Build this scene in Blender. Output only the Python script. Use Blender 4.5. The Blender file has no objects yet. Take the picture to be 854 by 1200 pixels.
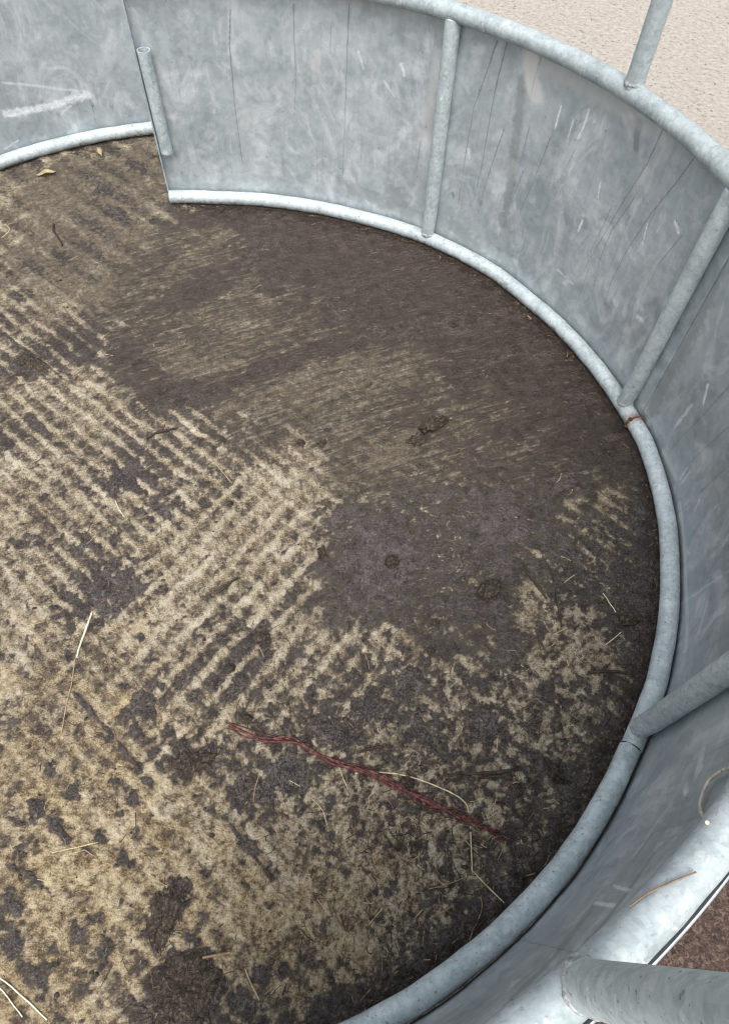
import bpy, math, random
import numpy as np

scene = bpy.context.scene
col = scene.collection
rng = np.random.default_rng(11)
random.seed(5)

# ------------------------------------------------------------------ camera
FPX, PITCH, ROLL = 771.08, 1.000792, 0.043477
ZR = 0.0215                                   # height of the bottom rail's centre
CAM = np.array([0.0, 0.0, 1.3 + ZR])
cp, sp = math.cos(PITCH), math.sin(PITCH)
FW = np.array([0, cp, -sp]); RT0 = np.array([1.0, 0, 0]); UP0 = np.cross(RT0, FW)
RT = math.cos(ROLL) * RT0 + math.sin(ROLL) * UP0
UP = -math.sin(ROLL) * RT0 + math.cos(ROLL) * UP0

cd = bpy.data.cameras.new("camera")
cam = bpy.data.objects.new("camera", cd); col.objects.link(cam)
from mathutils import Matrix, Vector
M = Matrix(((RT[0], UP[0], -FW[0], CAM[0]), (RT[1], UP[1], -FW[1], CAM[1]),
            (RT[2], UP[2], -FW[2], CAM[2]), (0, 0, 0, 1)))
cam.matrix_world = M
cd.sensor_fit = 'VERTICAL'; cd.sensor_height = 24.0; cd.sensor_width = 24.0
cd.lens = 24.0 * FPX / 1200.0
cd.clip_start = 0.01; cd.clip_end = 500
scene.camera = cam


def ray(px, py):
    return FW + RT * (px - 427.0) / FPX + UP * (600.0 - py) / FPX


def at(px, py, z=0.0):
    d = ray(px, py); t = (z - CAM[2]) / d[2]
    return CAM + d * t


CX, CY, R0 = -0.4390, 0.9188, 1.1444           # ring of the right-hand section
H = 0.6146 + ZR                               # height of the top rail's centre
TR = 0.0205                                   # tube radius


def on_ring(px, py, r=None):
    """angle (deg) and height where the line of sight meets the inside of the sheet"""
    r = r or (R0 + TR)
    d = ray(px, py); o = CAM[:2] - np.array([CX, CY])
    a = d[0] ** 2 + d[1] ** 2; b = 2 * (o @ d[:2]); c = o @ o - r * r
    t = (-b + math.sqrt(max(b * b - 4 * a * c, 0))) / (2 * a)
    p = CAM + d * t
    return math.degrees(math.atan2(p[1] - CY, p[0] - CX)), p[2]


# ------------------------------------------------------------------ noise
def _hash(ix, iy, seed):
    n = (ix.astype(np.int64) * 374761393 + iy.astype(np.int64) * 668265263 + seed * 1442695041) & 0x7fffffff
    n = ((n ^ (n >> 13)) * 1274126177) & 0x7fffffff
    return ((n ^ (n >> 16)) & 0xffff).astype(np.float32) / 65535.0


def vn(x, y, seed=0):
    """smooth gradient noise, about -1..1"""
    x0 = np.floor(x); y0 = np.floor(y)
    fx = (x - x0).astype(np.float32); fy = (y - y0).astype(np.float32)
    ix = x0.astype(np.int64); iy = y0.astype(np.int64)
    u = fx * fx * fx * (fx * (fx * 6 - 15) + 10); v = fy * fy * fy * (fy * (fy * 6 - 15) + 10)

    def g(i, j, dx, dy):
        a = _hash(i, j, seed) * 6.2831853
        return np.cos(a) * dx + np.sin(a) * dy
    a = g(ix, iy, fx, fy); b = g(ix + 1, iy, fx - 1, fy)
    c = g(ix, iy + 1, fx, fy - 1); d = g(ix + 1, iy + 1, fx - 1, fy - 1)
    return 1.5 * ((a * (1 - u) + b * u) * (1 - v) + (c * (1 - u) + d * u) * v)


def fbm(x, y, seed=0, o=4, gain=.5):
    s = 0; a = 1.0; t = 0
    for k in range(o):
        s = s + a * vn(x * 2 ** k + 17.3 * k, y * 2 ** k - 9.1 * k, seed + k * 7); t += a; a *= gain
    return s / t * 1.3


def sst(x, a, b):
    t = np.clip((x - a) / (b - a), 0, 1); return t * t * (3 - 2 * t)


# ------------------------------------------------------------------ material helpers
class NT:
    def __init__(s, name):
        s.m = bpy.data.materials.new(name); s.m.use_nodes = True
        s.t = s.m.node_tree; s.t.nodes.clear()
        s.out = s.t.nodes.new('ShaderNodeOutputMaterial')
        s.b = s.t.nodes.new('ShaderNodeBsdfPrincipled')
        s.t.links.new(s.b.outputs[0], s.out.inputs[0])

    def n(s, typ, ins=None, **kw):
        nd = s.t.nodes.new(typ)
        for k, v in kw.items(): setattr(nd, k, v)
        for k, v in (ins or {}).items(): s.set(nd.inputs[k], v)
        return nd

    def set(s, inp, v):
        if isinstance(v, bpy.types.NodeSocket): s.t.links.new(v, inp)
        else: inp.default_value = v

    def attr(s, name, f='Fac'):
        return s.n('ShaderNodeAttribute', attribute_name=name).outputs[f]

    def obj(s):
        return s.n('ShaderNodeTexCoord').outputs['Object']

    def noise(s, vec, scale, detail=4, rough=.55, dist=0.0):
        return s.n('ShaderNodeTexNoise', {'Vector': vec, 'Scale': scale, 'Detail': detail, 'Roughness': rough,
                                          'Distortion': dist}).outputs['Fac']

    def vor(s, vec, scale, out='Distance', feature='F1'):
        return s.n('ShaderNodeTexVoronoi', {'Vector': vec, 'Scale': scale}, feature=feature).outputs[out]

    def ramp(s, fac, stops):
        nd = s.n('ShaderNodeValToRGB', {'Fac': fac}); e = nd.color_ramp.elements
        while len(e) < len(stops): e.new(.5)
        for el, (p, c) in zip(e, stops):
            el.position = p
            el.color = (c, c, c, 1) if not isinstance(c, tuple) else (*c, 1)
        return nd.outputs['Color']

    def mix(s, fac, a, b, mode='MIX'):
        nd = s.n('ShaderNodeMix', data_type='RGBA', blend_type=mode)
        nd.inputs[0].default_value = .5
        s.set(nd.inputs[0], fac)
        for k, v in ((6, a), (7, b)):
            s.set(nd.inputs[k], (*v, 1) if isinstance(v, tuple) and len(v) == 3 else v)
        return nd.outputs[2]

    def math(s, op, a, b=0.0, clamp=False):
        nd = s.n('ShaderNodeMath', operation=op, use_clamp=clamp)
        s.set(nd.inputs[0], a); s.set(nd.inputs[1], b); return nd.outputs[0]

    def scale(s, vec, v):
        return s.n('ShaderNodeVectorMath', {0: vec, 1: v}, operation='MULTIPLY').outputs[0]

    def bump(s, h, strength, dist, normal=None):
        d = {'Height': h, 'Strength': strength, 'Distance': dist}
        if normal is not None: d['Normal'] = normal
        return s.n('ShaderNodeBump', d).outputs[0]

    def final(s, **k):
        for n_, v in k.items():
            s.set(s.b.inputs[n_.replace('_', ' ')], (*v, 1) if isinstance(v, tuple) and len(v) == 3 else v)
        return s.m


def mat_ground():
    m = NT('ground_concrete_and_mud'); P = m.obj()
    dm, film, wet, pale, bark, moss = (m.attr(a) for a in ('level', 'film', 'wet', 'pale', 'bark', 'moss'))
    amp = m.attr('break_up'); sweep = m.attr('sweep')
    cen = lambda f, k: m.math('MULTIPLY', m.math('SUBTRACT', f, .5), k)
    # ---- concrete: sandy paste, coarse grains, worn pits
    n1 = m.noise(P, 12, 4, .6); n2 = m.noise(P, 62, 6, .68); n3 = m.noise(P, 300, 4, .65)
    n4 = m.noise(P, 125, 5, .75)
    a = m.math('ADD', m.math('MULTIPLY', n1, .22), m.math('MULTIPLY', n2, .30))
    a = m.math('ADD', a, m.math('ADD', m.math('MULTIPLY', n3, .26), m.math('MULTIPLY', n4, .28)))
    a = m.math('ADD', a, m.math('MULTIPLY', m.attr('relief'), .020))
    a = m.math('ADD', .51, cen(a, 1.22))
    conc = m.ramp(a, [(.43, (.076, .055, .035)), (.485, (.205, .158, .100)), (.53, (.352, .290, .196)), (.59, (.50, .437, .325)), (.66, (.645, .58, .465))])
    grit = m.ramp(m.vor(P, 210), [(.0, 1.0), (.18, 1.0), (.34, .0)])
    sel = m.ramp(m.n('ShaderNodeSeparateColor', {0: m.vor(P, 210, 'Color')}).outputs[0], [(.62, .0), (.70, 1.0)])
    conc = m.mix(m.math('MULTIPLY', m.math('MULTIPLY', grit, sel), .40), conc, (.085, .066, .050))
    sel2 = m.ramp(m.n('ShaderNodeSeparateColor', {0: m.vor(P, 150, 'Color')}).outputs[1], [(.70, .0), (.76, 1.0)])
    g2 = m.ramp(m.vor(P, 150), [(.10, 1.0), (.40, .0)])
    conc = m.mix(m.math('MULTIPLY', m.math('MULTIPLY', g2, sel2), .55), conc, (.62, .56, .46))
    conc = m.mix(m.math('MULTIPLY', m.attr('warm'), m.ramp(m.noise(P, 9, 5, .7), [(.35, .35), (.65, 1.0)])), conc, (1.04, .95, .76), 'MULTIPLY')
    fn = m.ramp(m.noise(P, 55, 6, .72), [(.32, .50), (.60, 1.0)])
    swc = m.attr('sweep_coord', 'Vector')
    stk = m.math('ADD', cen(m.noise(m.scale(swc, (9, 75, 1)), 1, 5, .65), .55), cen(m.noise(m.scale(swc, (30, 240, 1)), 1, 4, .7), .45))
    fn = m.math('ADD', fn, m.math('MULTIPLY', m.math('ADD', m.math('MULTIPLY', stk, 2.4), .08), sweep), True)
    conc = m.mix(m.math('MULTIPLY', film, fn), conc, m.mix(n2, (.060, .046, .033), (.135, .110, .080)))
    conc = m.mix(m.math('MULTIPLY', moss, m.ramp(m.noise(P, 38, 5, .7), [(.4, .0), (.6, .8)])), conc, (.12, .10, .035))
    # ---- mud: a thin stain first, then the full layer
    br_ = m.math('ADD', cen(m.noise(P, 44, 7, .76, .5), 8.5), cen(m.noise(P, 150, 6, .78, .8), 10.0))
    lev = m.math('ADD', dm, m.math('MULTIPLY', br_, amp))
    lev = m.math('ADD', lev, m.math('MULTIPLY', m.math('MULTIPLY', stk, 13.0), sweep))
    rg = lambda x, lo, hi: m.n('ShaderNodeMapRange', {'Value': x, 'From Min': lo, 'From Max': hi}, interpolation_type='SMOOTHSTEP').outputs[0]
    thin = rg(lev, -1.1, .8); mud = rg(lev, m.math('SUBTRACT', .35, m.math('MULTIPLY', sweep, 1.5)), m.math('ADD', 2.4, m.math('MULTIPLY', sweep, 1.9)))
    mud = m.math('MULTIPLY', mud, m.math('SUBTRACT', 1.0, m.math('MAXIMUM', pale, bark)))
    q1 = m.noise(P, 26, 5, .65); q2 = m.noise(P, 230, 5, .72, .9)
    mm = m.math('ADD', m.math('MULTIPLY', q1, .42), m.math('MULTIPLY', q2, .58))
    mm = m.math('ADD', m.math('MULTIPLY', mm, .45), m.math('ADD', m.math('MULTIPLY', m.noise(P, 95, 6, .8, 1.6), .40), m.math('MULTIPLY', m.noise(P, 380, 3, .65), .15)))
    mm = m.math('ADD', .48, cen(mm, 5.0), True)
    mm = m.math('ADD', mm, m.math('MULTIPLY', m.math('MULTIPLY', sweep, stk), 1.3), True)
    mm = m.math('ADD', mm, m.math('MULTIPLY', m.attr('grey'), .03))
    mudc = m.ramp(mm, [(.18, (.032, .026, .025)), (.40, (.095, .080, .076)), (.56, (.185, .158, .150)), (.80, (.36, .315, .285))])
    mudc = m.mix(m.ramp(m.noise(P, 7, 3), [(.4, .0), (.65, .40)]), mudc, (.060, .044, .040))
    chf = m.ramp(m.noise(m.n('ShaderNodeVectorMath', {0: P, 1: m.n('ShaderNodeTexNoise', {'Vector': P, 'Scale': 9.0}).outputs['Color']}, operation='ADD').outputs[0], 210, 3, .6, 2.0), [(.585, .0), (.66, .60)])
    mudc = m.mix(chf, mudc, (.27, .225, .165))
    mudc = m.mix(m.math('MULTIPLY', sweep, .65), mudc, m.mix(mm, (.018, .012, .009), (.235, .176, .143)))
    mudc = m.mix(m.math('MULTIPLY', m.attr('grey'), .55), mudc, m.mix(mm, (.028, .023, .0225), (.355, .305, .292)))  # sky reflection on the wet mud painted in as a paler grey
    base = m.mix(m.math('MULTIPLY', thin, .62), conc, m.mix(n2, (.085, .069, .057), (.205, .168, .132)))
    base = m.mix(mud, base, mudc)
    # ---- outside the ring
    o1 = m.noise(P, 45, 6, .7)
    pv = m.ramp(o1, [(.32, (.37, .325, .27)), (.5, (.50, .455, .395)), (.68, (.60, .56, .50))])
    spk = m.ramp(m.noise(P, 62, 4, .6, .8), [(.60, .0), (.66, .8)])
    pv = m.mix(spk, pv, (.10, .08, .065))
    fl = m.ramp(m.vor(P, 48), [(.10, .9), (.20, .0)])
    pv = m.mix(m.math('MULTIPLY', fl, m.ramp(m.noise(P, 5, 4), [(.48, .0), (.65, .75)])), pv, (.14, .115, .09))
    base = m.mix(pale, base, pv)
    br = m.ramp(m.noise(P, 120, 6, .75, 1.0), [(.35, (.030, .018, .015)), (.5, (.105, .066, .052)), (.66, (.28, .20, .15))])
    base = m.mix(bark, base, br)
    # ---- roughness, relief
    rwet = m.math('SUBTRACT', .68, m.math('MULTIPLY', wet, m.ramp(m.noise(P, 45, 5, .6), [(.35, .20), (.58, .54)])))
    rough = m.n('ShaderNodeMix', {0: mud, 2: .90, 3: rwet}).outputs[0]
    hb = m.math('ADD', m.math('MULTIPLY', n3, .7), m.math('MULTIPLY', m.noise(P, 130, 6, .72), 1.0))
    hm = m.math('ADD', m.math('MULTIPLY', m.noise(P, 120, 7, .78, 1.4), 2.2), m.math('MULTIPLY', m.noise(P, 55, 4, .6, .8), 1.2))
    hm = m.math('ADD', hm, m.math('MULTIPLY', m.math('MULTIPLY', stk, sweep), 1.5))
    hmix = m.n('ShaderNodeMix', {0: mud, 2: hb, 3: hm}).outputs[0]
    hmix = m.math('ADD', hmix, m.math('MULTIPLY', mud, .35))
    wv = m.n('ShaderNodeTexWave', {'Vector': P, 'Scale': 9.0, 'Distortion': 6.0, 'Detail': 3.0, 'Detail Scale': 1.2},
             wave_type='BANDS', bands_direction='DIAGONAL').outputs['Fac']
    hmix = m.math('ADD', hmix, m.math('MULTIPLY', m.math('MULTIPLY', wv, pale), .35))
    nb = m.bump(hmix, 1.0, .0095)
    return m.final(Base_Color=base, Roughness=rough, Normal=nb, Specular_IOR_Level=.45)


def mat_tube(name, light=1.0, seed=0.0, dirt=.5):
    m = NT(name); P0 = m.obj()
    P = m.n('ShaderNodeVectorMath', {0: P0, 1: (seed, seed * .7, 0)}, operation='ADD').outputs[0]
    sp_ = m.vor(P, 120, 'Color'); n1 = m.noise(P, 16, 6, .65); n2 = m.noise(P, 140, 4, .65)
    v = m.math('ADD', m.math('MULTIPLY', n1, .5), m.math('MULTIPLY', n2, .22))
    v = m.math('ADD', v, m.math('MULTIPLY', m.n('ShaderNodeSeparateColor', {0: sp_}).outputs[0], .10))
    c = [tuple(x * light for x in t) for t in ((.29, .345, .36), (.43, .495, .51), (.57, .63, .64))]
    base = m.ramp(v, [(.28, c[0]), (.42, c[1]), (.56, c[2])])
    scf = m.ramp(m.noise(m.scale(P, (1, 1, .35)), 55, 5, .75, .8), [(.60, .0), (.72, .75)])
    base = m.mix(scf, base, (.78, .79, .78))
    dn = m.ramp(m.noise(P, 48, 6, .75), [(.55, .0), (.74, dirt)])
    base = m.mix(dn, base, (.16, .14, .12))
    d2 = m.ramp(m.noise(P, 170, 3, .55), [(.64, .0), (.70, 1.2 * dirt)])
    base = m.mix(d2, base, (.05, .045, .04))
    rust = m.attr('rust')
    rn = m.math('MULTIPLY', rust, m.ramp(m.noise(P, 90, 5, .7), [(.36, .2), (.55, 1.0)]))
    base = m.mix(rn, base, m.ramp(m.noise(P, 160, 4), [(.35, (.06, .028, .016)), (.65, (.22, .10, .05))]))
    grime_and_gap_shade = m.attr('grime_and_gap_shade')
    gn = m.math('MULTIPLY', grime_and_gap_shade, m.ramp(m.noise(P, 70, 6, .75), [(.38, .0), (.6, .9)]))
    base = m.mix(gn, base, (.10, .082, .062))
    rough = m.ramp(v, [(.25, .70), (.65, .54)])
    rough = m.math('ADD', rough, m.math('MULTIPLY', m.math('MAXIMUM', m.math('MAXIMUM', rn, gn), dn), .3), True)
    met = m.math('SUBTRACT', .20, m.math('MULTIPLY', m.math('MAXIMUM', m.math('MAXIMUM', rn, gn), dn), .55), True)
    nb = m.bump(m.math('ADD', n2, m.math('MULTIPLY', n1, 2.0)), .35, .0015)
    return m.final(Base_Color=base, Roughness=rough, Metallic=met, Normal=nb)


def mat_sheet():
    m = NT('weathered_galvanised_sheet'); S = m.attr('sv', 'Vector'); P = m.obj()
    drip, scuff, stain, lite = (m.attr(a) for a in ('drip', 'scuff', 'stain', 'lite'))
    n1 = m.noise(S, 5.5, 6, .62, .4); n2 = m.noise(S, 26, 6, .65, .5); n3 = m.noise(m.scale(S, (1, .16, 1)), 45, 5, .6)
    sp_ = m.n('ShaderNodeSeparateColor', {0: m.vor(S, 60, 'Color')}).outputs[0]
    v = m.math('ADD', m.math('MULTIPLY', n1, .48), m.math('MULTIPLY', n2, .30))
    v = m.math('ADD', v, m.math('ADD', m.math('MULTIPLY', n3, .16), m.math('MULTIPLY', sp_, .07)))
    base = m.ramp(v, [(.36, (.31, .36, .39)), (.46, (.395, .448, .475)), (.55, (.47, .525, .55)), (.66, (.56, .612, .635))])
    # pale oxide wisps and scratches
    wis = m.noise(m.scale(S, (1, .6, 1)), 8, 7, .72, 2.0)
    wis = m.ramp(wis, [(.50, .0), (.66, .38)])
    base = m.mix(wis, base, (.74, .77, .785))
    # faint running water marks, straight down the sheet
    runs = m.ramp(m.noise(m.scale(S, (1, .035, 1)), 90, 2, .5), [(.62, .0), (.72, .16)])
    base = m.mix(runs, base, (.20, .215, .23))
    base = m.mix(stain, base, m.mix(n2, (.235, .265, .27), (.33, .36, .365)))
    base = m.mix(lite, base, (.68, .69, .68))
    base = m.mix(m.math('MULTIPLY', drip, .72), base, (.10, .11, .12))
    base = m.mix(m.math('MULTIPLY', scuff, m.ramp(m.noise(S, 70, 6, .75), [(.36, .10), (.62, .95)])), base, (.76, .79, .82))
    dots = m.ramp(m.noise(S, 75, 3, .5), [(.70, .0), (.755, .7)])
    base = m.mix(dots, base, (.14, .14, .14))
    grime_and_gap_shade = m.attr('grime_and_gap_shade')
    gn = m.math('MULTIPLY', grime_and_gap_shade, m.ramp(m.noise(S, 60, 6, .75), [(.40, .0), (.62, .85)]))
    base = m.mix(gn, base, (.035, .031, .027))  # foot grime taken near black to paint the shaded gap behind the rail
    rough = m.math('ADD', m.ramp(v, [(.3, .40), (.7, .56)]), m.math('MULTIPLY', m.math('MAXIMUM', stain, scuff), .12), True)
    met = m.math('SUBTRACT', .38, m.math('MULTIPLY', m.math('MAXIMUM', m.math('MAXIMUM', scuff, gn), wis), .5), True)
    nb = m.bump(m.math('ADD', n2, m.math('MULTIPLY', n3, .5)), .22, .0012)
    return m.final(Base_Color=base, Roughness=rough, Metallic=met, Normal=nb)


def mat_simple(name, stops, scale=120, rough=.8, bump=.3, dist=.001, spec=.3):
    m = NT(name); P = m.obj(); n = m.noise(P, scale, 5, .65)
    return m.final(Base_Color=m.ramp(n, stops), Roughness=rough, Specular_IOR_Level=spec,
                   Normal=m.bump(m.noise(P, scale * 2.2, 4, .7), bump, dist))


MG = mat_ground()
M_RAIL = mat_tube('galvanised_bottom_rail', 1.12, 0.0, .55)
M_TOP = mat_tube('galvanised_top_rail', .88, 3.1, .25)
M_POST = mat_tube('dull_galvanised_post', 1.04, 7.7, .45)
M_SHEET = mat_sheet()
M_RUST = mat_simple('rusty_weld', [(.35, (.05, .026, .018)), (.5, (.16, .075, .04)), (.65, (.34, .25, .18))], 110, .9, .8, .003)
M_WELD = mat_simple('weld_bead', [(.35, (.20, .21, .21)), (.65, (.55, .57, .57))], 160, .6, .9, .003, .5)
M_CRACK = mat_simple('dirty_joint', [(.35, (.02, .018, .016)), (.65, (.10, .085, .07))], 160, .9, .8, .003)
M_DUNG = mat_simple('dark_dung', [(.34, (.018, .014, .011)), (.5, (.062, .050, .038)), (.66, (.16, .130, .095))], 190, .75, 1.0, .004)
M_STRAW = mat_simple('pale_straw', [(.35, (.36, .29, .16)), (.65, (.62, .54, .36))], 60, .7)
M_STRAWG = mat_simple('dull_straw', [(.35, (.20, .155, .09)), (.65, (.40, .33, .21))], 60, .8)
M_WHITE = mat_simple('bleached_straw', [(.35, (.46, .42, .31)), (.65, (.70, .67, .54))], 60, .7)
M_DARK = mat_simple('sodden_stalk', [(.35, (.018, .013, .010)), (.65, (.07, .052, .038))], 90, .75)
M_BROWN = mat_simple('brown_stalk', [(.35, (.13, .08, .045)), (.65, (.33, .23, .14))], 90, .75)
M_RED = mat_simple('dark_red_fibre', [(.36, (.022, .009, .008)), (.5, (.078, .020, .018)), (.64, (.20, .075, .062))], 130, .6, .5, .001, .4)
M_FRAY = mat_simple('muddy_red_fibre', [(.36, (.016, .009, .008)), (.6, (.075, .030, .024))], 130, .8)
M_LEAF = mat_simple('dry_leaf', [(.35, (.26, .21, .11)), (.65, (.48, .42, .26))], 70, .8)


# ------------------------------------------------------------------ object helpers
def props(o, label=None, cat=None, group=None, kind=None):
    if label: o['label'] = label
    if cat: o['category'] = cat
    if group: o['group'] = group
    if kind: o['kind'] = kind
    return o


def mesh_np(name, V, F, mat, parent=None, loc=(0, 0, 0), attrs=None, smooth=True):
    """link numpy vertices and quad (or triangle) faces as one mesh object"""
    V = np.asarray(V, dtype=np.float32) - np.asarray(loc, dtype=np.float32)
    F = np.asarray(F, dtype=np.int32)
    me = bpy.data.meshes.new(name)
    me.vertices.add(len(V)); me.vertices.foreach_set('co', V.ravel())
    k = F.shape[1]
    me.loops.add(F.size); me.loops.foreach_set('vertex_index', F.ravel())
    me.polygons.add(len(F))
    me.polygons.foreach_set('loop_start', np.arange(0, F.size, k, dtype=np.int32))
    me.polygons.foreach_set('loop_total', np.full(len(F), k, dtype=np.int32))
    me.polygons.foreach_set('use_smooth', np.full(len(F), smooth, dtype=bool))
    for an, av in (attrs or {}).items():
        av = np.asarray(av, dtype=np.float32)
        if av.ndim == 2:
            a = me.attributes.new(an, 'FLOAT_VECTOR', 'POINT'); a.data.foreach_set('vector', av.ravel())
        else:
            a = me.attributes.new(an, 'FLOAT', 'POINT'); a.data.foreach_set('value', av)
    me.update(); me.validate()
    me.materials.append(mat)
    o = bpy.data.objects.new(name, me); col.objects.link(o)
    if parent is not None: o.parent = parent
    else: o.location = loc
    return o


def grid_faces(nu, nv, wrap=False):
    i = np.arange(nu - 1)[:, None]; j = np.arange(nv if wrap else nv - 1)[None, :]
    j2 = (j + 1) % nv
    a = i * nv + j; b = (i + 1) * nv + j; c = (i + 1) * nv + j2; d = i * nv + j2
    return np.stack([a, b, c, d], -1).reshape(-1, 4)


def tube_np(path, rad, n=28, up=(0, 0, 1), caps=True, hollow=False):
    """swept round tube; rad may vary along the path"""
    P = np.asarray(path, float); k = len(P)
    rad = np.broadcast_to(np.asarray(rad, float), (k,))
    T = np.gradient(P, axis=0); T /= np.linalg.norm(T, axis=1)[:, None]
    U = np.tile(np.asarray(up, float), (k, 1)); N = np.cross(T, U)
    ln = np.linalg.norm(N, axis=1)[:, None]; N = np.where(ln > 1e-4, N / np.maximum(ln, 1e-6), [1.0, 0, 0])
    B = np.cross(N, T)
    a = np.linspace(0, 2 * np.pi, n, endpoint=False)
    V = P[:, None, :] + rad[:, None, None] * (np.cos(a)[None, :, None] * N[:, None, :] + np.sin(a)[None, :, None] * B[:, None, :])
    V = V.reshape(-1, 3); F = grid_faces(k, n, True)
    if caps or hollow:
        ext = []
        for e, s in ((0, -1), (k - 1, 1)):
            base = len(V); c = P[e]
            ring = V[e * n:(e + 1) * n].copy()
            if hollow:
                inner = c + (ring - c) * .84; deep = inner - T[e] * s * .06
                bot = c + (deep - c) * 1.0; bot = deep.mean(0) + (deep - deep.mean(0)) * .03
                V = np.vstack([V, ring, inner, inner, deep, deep, bot]); st = [np.arange(n) + base + n * q for q in range(6)]
            else:
                inner = c + (ring - c) * .8 + T[e] * s * rad[e] * .12; inner2 = c + (ring - c) * .02 + T[e] * s * rad[e] * .16
                V = np.vstack([V, ring, inner, inner2]); st = [np.arange(n) + base + n * q for q in range(3)]
            for q in (range(0, 6, 2) if hollow else range(2)):
                A, Bq = st[q], st[q + 1]
                f = np.stack([A, np.roll(A, -1), np.roll(Bq, -1), Bq], -1)
                ext.append(f if s > 0 else f[:, ::-1])
        F = np.vstack([F] + ext)
    return V, F


def merge(parts):
    Vs, Fs, o = [], [], 0
    for V, F in parts:
        Vs.append(V); Fs.append(np.asarray(F) + o); o += len(V)
    return np.vstack(Vs), np.vstack(Fs)


def box_np(c, ax, ay, az):
    c = np.asarray(c, float)
    V = np.array([c + sx * ax + sy * ay + sz * az for sx in (-1, 1) for sy in (-1, 1) for sz in (-1, 1)])
    F = [(0, 1, 3, 2), (4, 6, 7, 5), (0, 4, 5, 1), (2, 3, 7, 6), (0, 2, 6, 4), (1, 5, 7, 3)]
    return V, np.array(F)


def ico(sub=3):
    import bmesh
    bm = bmesh.new(); bmesh.ops.create_icosphere(bm, subdivisions=sub, radius=1.0)
    V = np.array([v.co[:] for v in bm.verts]); F = np.array([[v.index for v in f.verts] for f in bm.faces]); bm.free()
    return V, F


def spline(pts, n):
    """smooth curve through 3-D points (Catmull-Rom)"""
    P = np.asarray(pts, float)
    if len(P) == 2: return P[0] + (P[1] - P[0]) * np.linspace(0, 1, n)[:, None]
    Q = np.vstack([2 * P[0] - P[1], P, 2 * P[-1] - P[-2]])
    t = np.linspace(0, len(P) - 1 - 1e-6, n); i = t.astype(int); f = (t - i)[:, None]
    a, b, c, d = Q[i], Q[i + 1], Q[i + 2], Q[i + 3]
    return .5 * (2 * b + (c - a) * f + (2 * a - 5 * b + 4 * c - d) * f ** 2 + (3 * b - a - 3 * c + d) * f ** 3)


# ------------------------------------------------------------------ the ground
def axis(lo, hi, step, far):
    fine = np.arange(lo, hi + step / 2, step)
    g = [0.004]
    while sum(g) < far: g.append(min(g[-1] * 1.22, 6.0))
    ext = np.cumsum(g)
    return np.concatenate([lo - ext[::-1], fine, hi + ext])


STEP = 0.0026
XS = axis(-1.75, 0.80, STEP, 70.0); YS = axis(-0.24, 2.62, STEP, 70.0)
GX, GY = np.meshgrid(XS, YS, indexing='ij'); GX = GX.astype(np.float64); GY = GY.astype(np.float64)


def seg_dist(poly, closed=False):
    """distance of every ground vertex to a polyline"""
    P = np.asarray(poly)[:, :2]; best = np.full(GX.shape, 9.0)
    for a, b in zip(P[:-1], P[1:]):
        d = b - a; L = d @ d + 1e-12
        t = np.clip(((GX - a[0]) * d[0] + (GY - a[1]) * d[1]) / L, 0, 1)
        best = np.minimum(best, np.hypot(GX - a[0] - t * d[0], GY - a[1] - t * d[1]))
    return best


def inside(poly):
    P = np.asarray(poly)[:, :2]; w = np.zeros(GX.shape, bool)
    for a, b in zip(P, np.roll(P, -1, 0)):
        c = ((a[1] > GY) != (b[1] > GY)) & (GX < (b[0] - a[0]) * (GY - a[1]) / (b[1] - a[1] + 1e-12) + a[0])
        w ^= c
    return w


def area(pts, soft):
    """0..1 mask of a closed outline with a soft edge (metres)"""
    W = [at(*p) for p in pts]
    d = seg_dist(W + [W[0]]); d = np.where(inside(W), d, -d)
    return sst(d + WOB * soft * 1.6, -soft, soft)


def stroke(pts, width, soft=None):
    W = [at(*p) for p in pts]; soft = soft or width * .6
    d = width - seg_dist(spline(W, 4 * len(W)))
    return sst(d + WOB * soft, -soft, soft)


def blob(px, py, r, e=1.0, ang=0.0, rag=.75):
    c = at(px, py); a = math.radians(ang)
    u = (GX - c[0]) * math.cos(a) + (GY - c[1]) * math.sin(a); v = -(GX - c[0]) * math.sin(a) + (GY - c[1]) * math.cos(a)
    d = np.hypot(u / e, v) / r
    return sst(1.0 - d + RAG * rag, -.35, .65)


F8 = fbm(GX * 6, GY * 6, 3, 4); WOB = fbm(GX * 14, GY * 14, 21, 4); RAG = fbm(GX * 55, GY * 55, 31, 4)
wx = GX + .010 * fbm(GX * 4, GY * 4, 41, 3) + .004 * vn(GX * 23, GY * 23, 43); wy = GY + .010 * fbm(GX * 4, GY * 4, 51, 3) + .004 * vn(GX * 23, GY * 23, 53)
# tamped concrete: two crossing sets of ridges
ca, sa = math.cos(math.radians(-39)), math.sin(math.radians(-39))
cb, sb = math.cos(math.radians(55)), math.sin(math.radians(55))
ta = (-wx * sa + wy * ca) / .040; tb = (-wx * sb + wy * cb) / .046


def ridge(t, along, seed):
    k = np.floor(t + .5)
    amp = .86 + .5 * vn(along * 9 + k * 3.7, k * 1.31, seed)
    s = np.abs(t - k) * 2
    return amp * (1 - sst(s, .08, .64))


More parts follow.
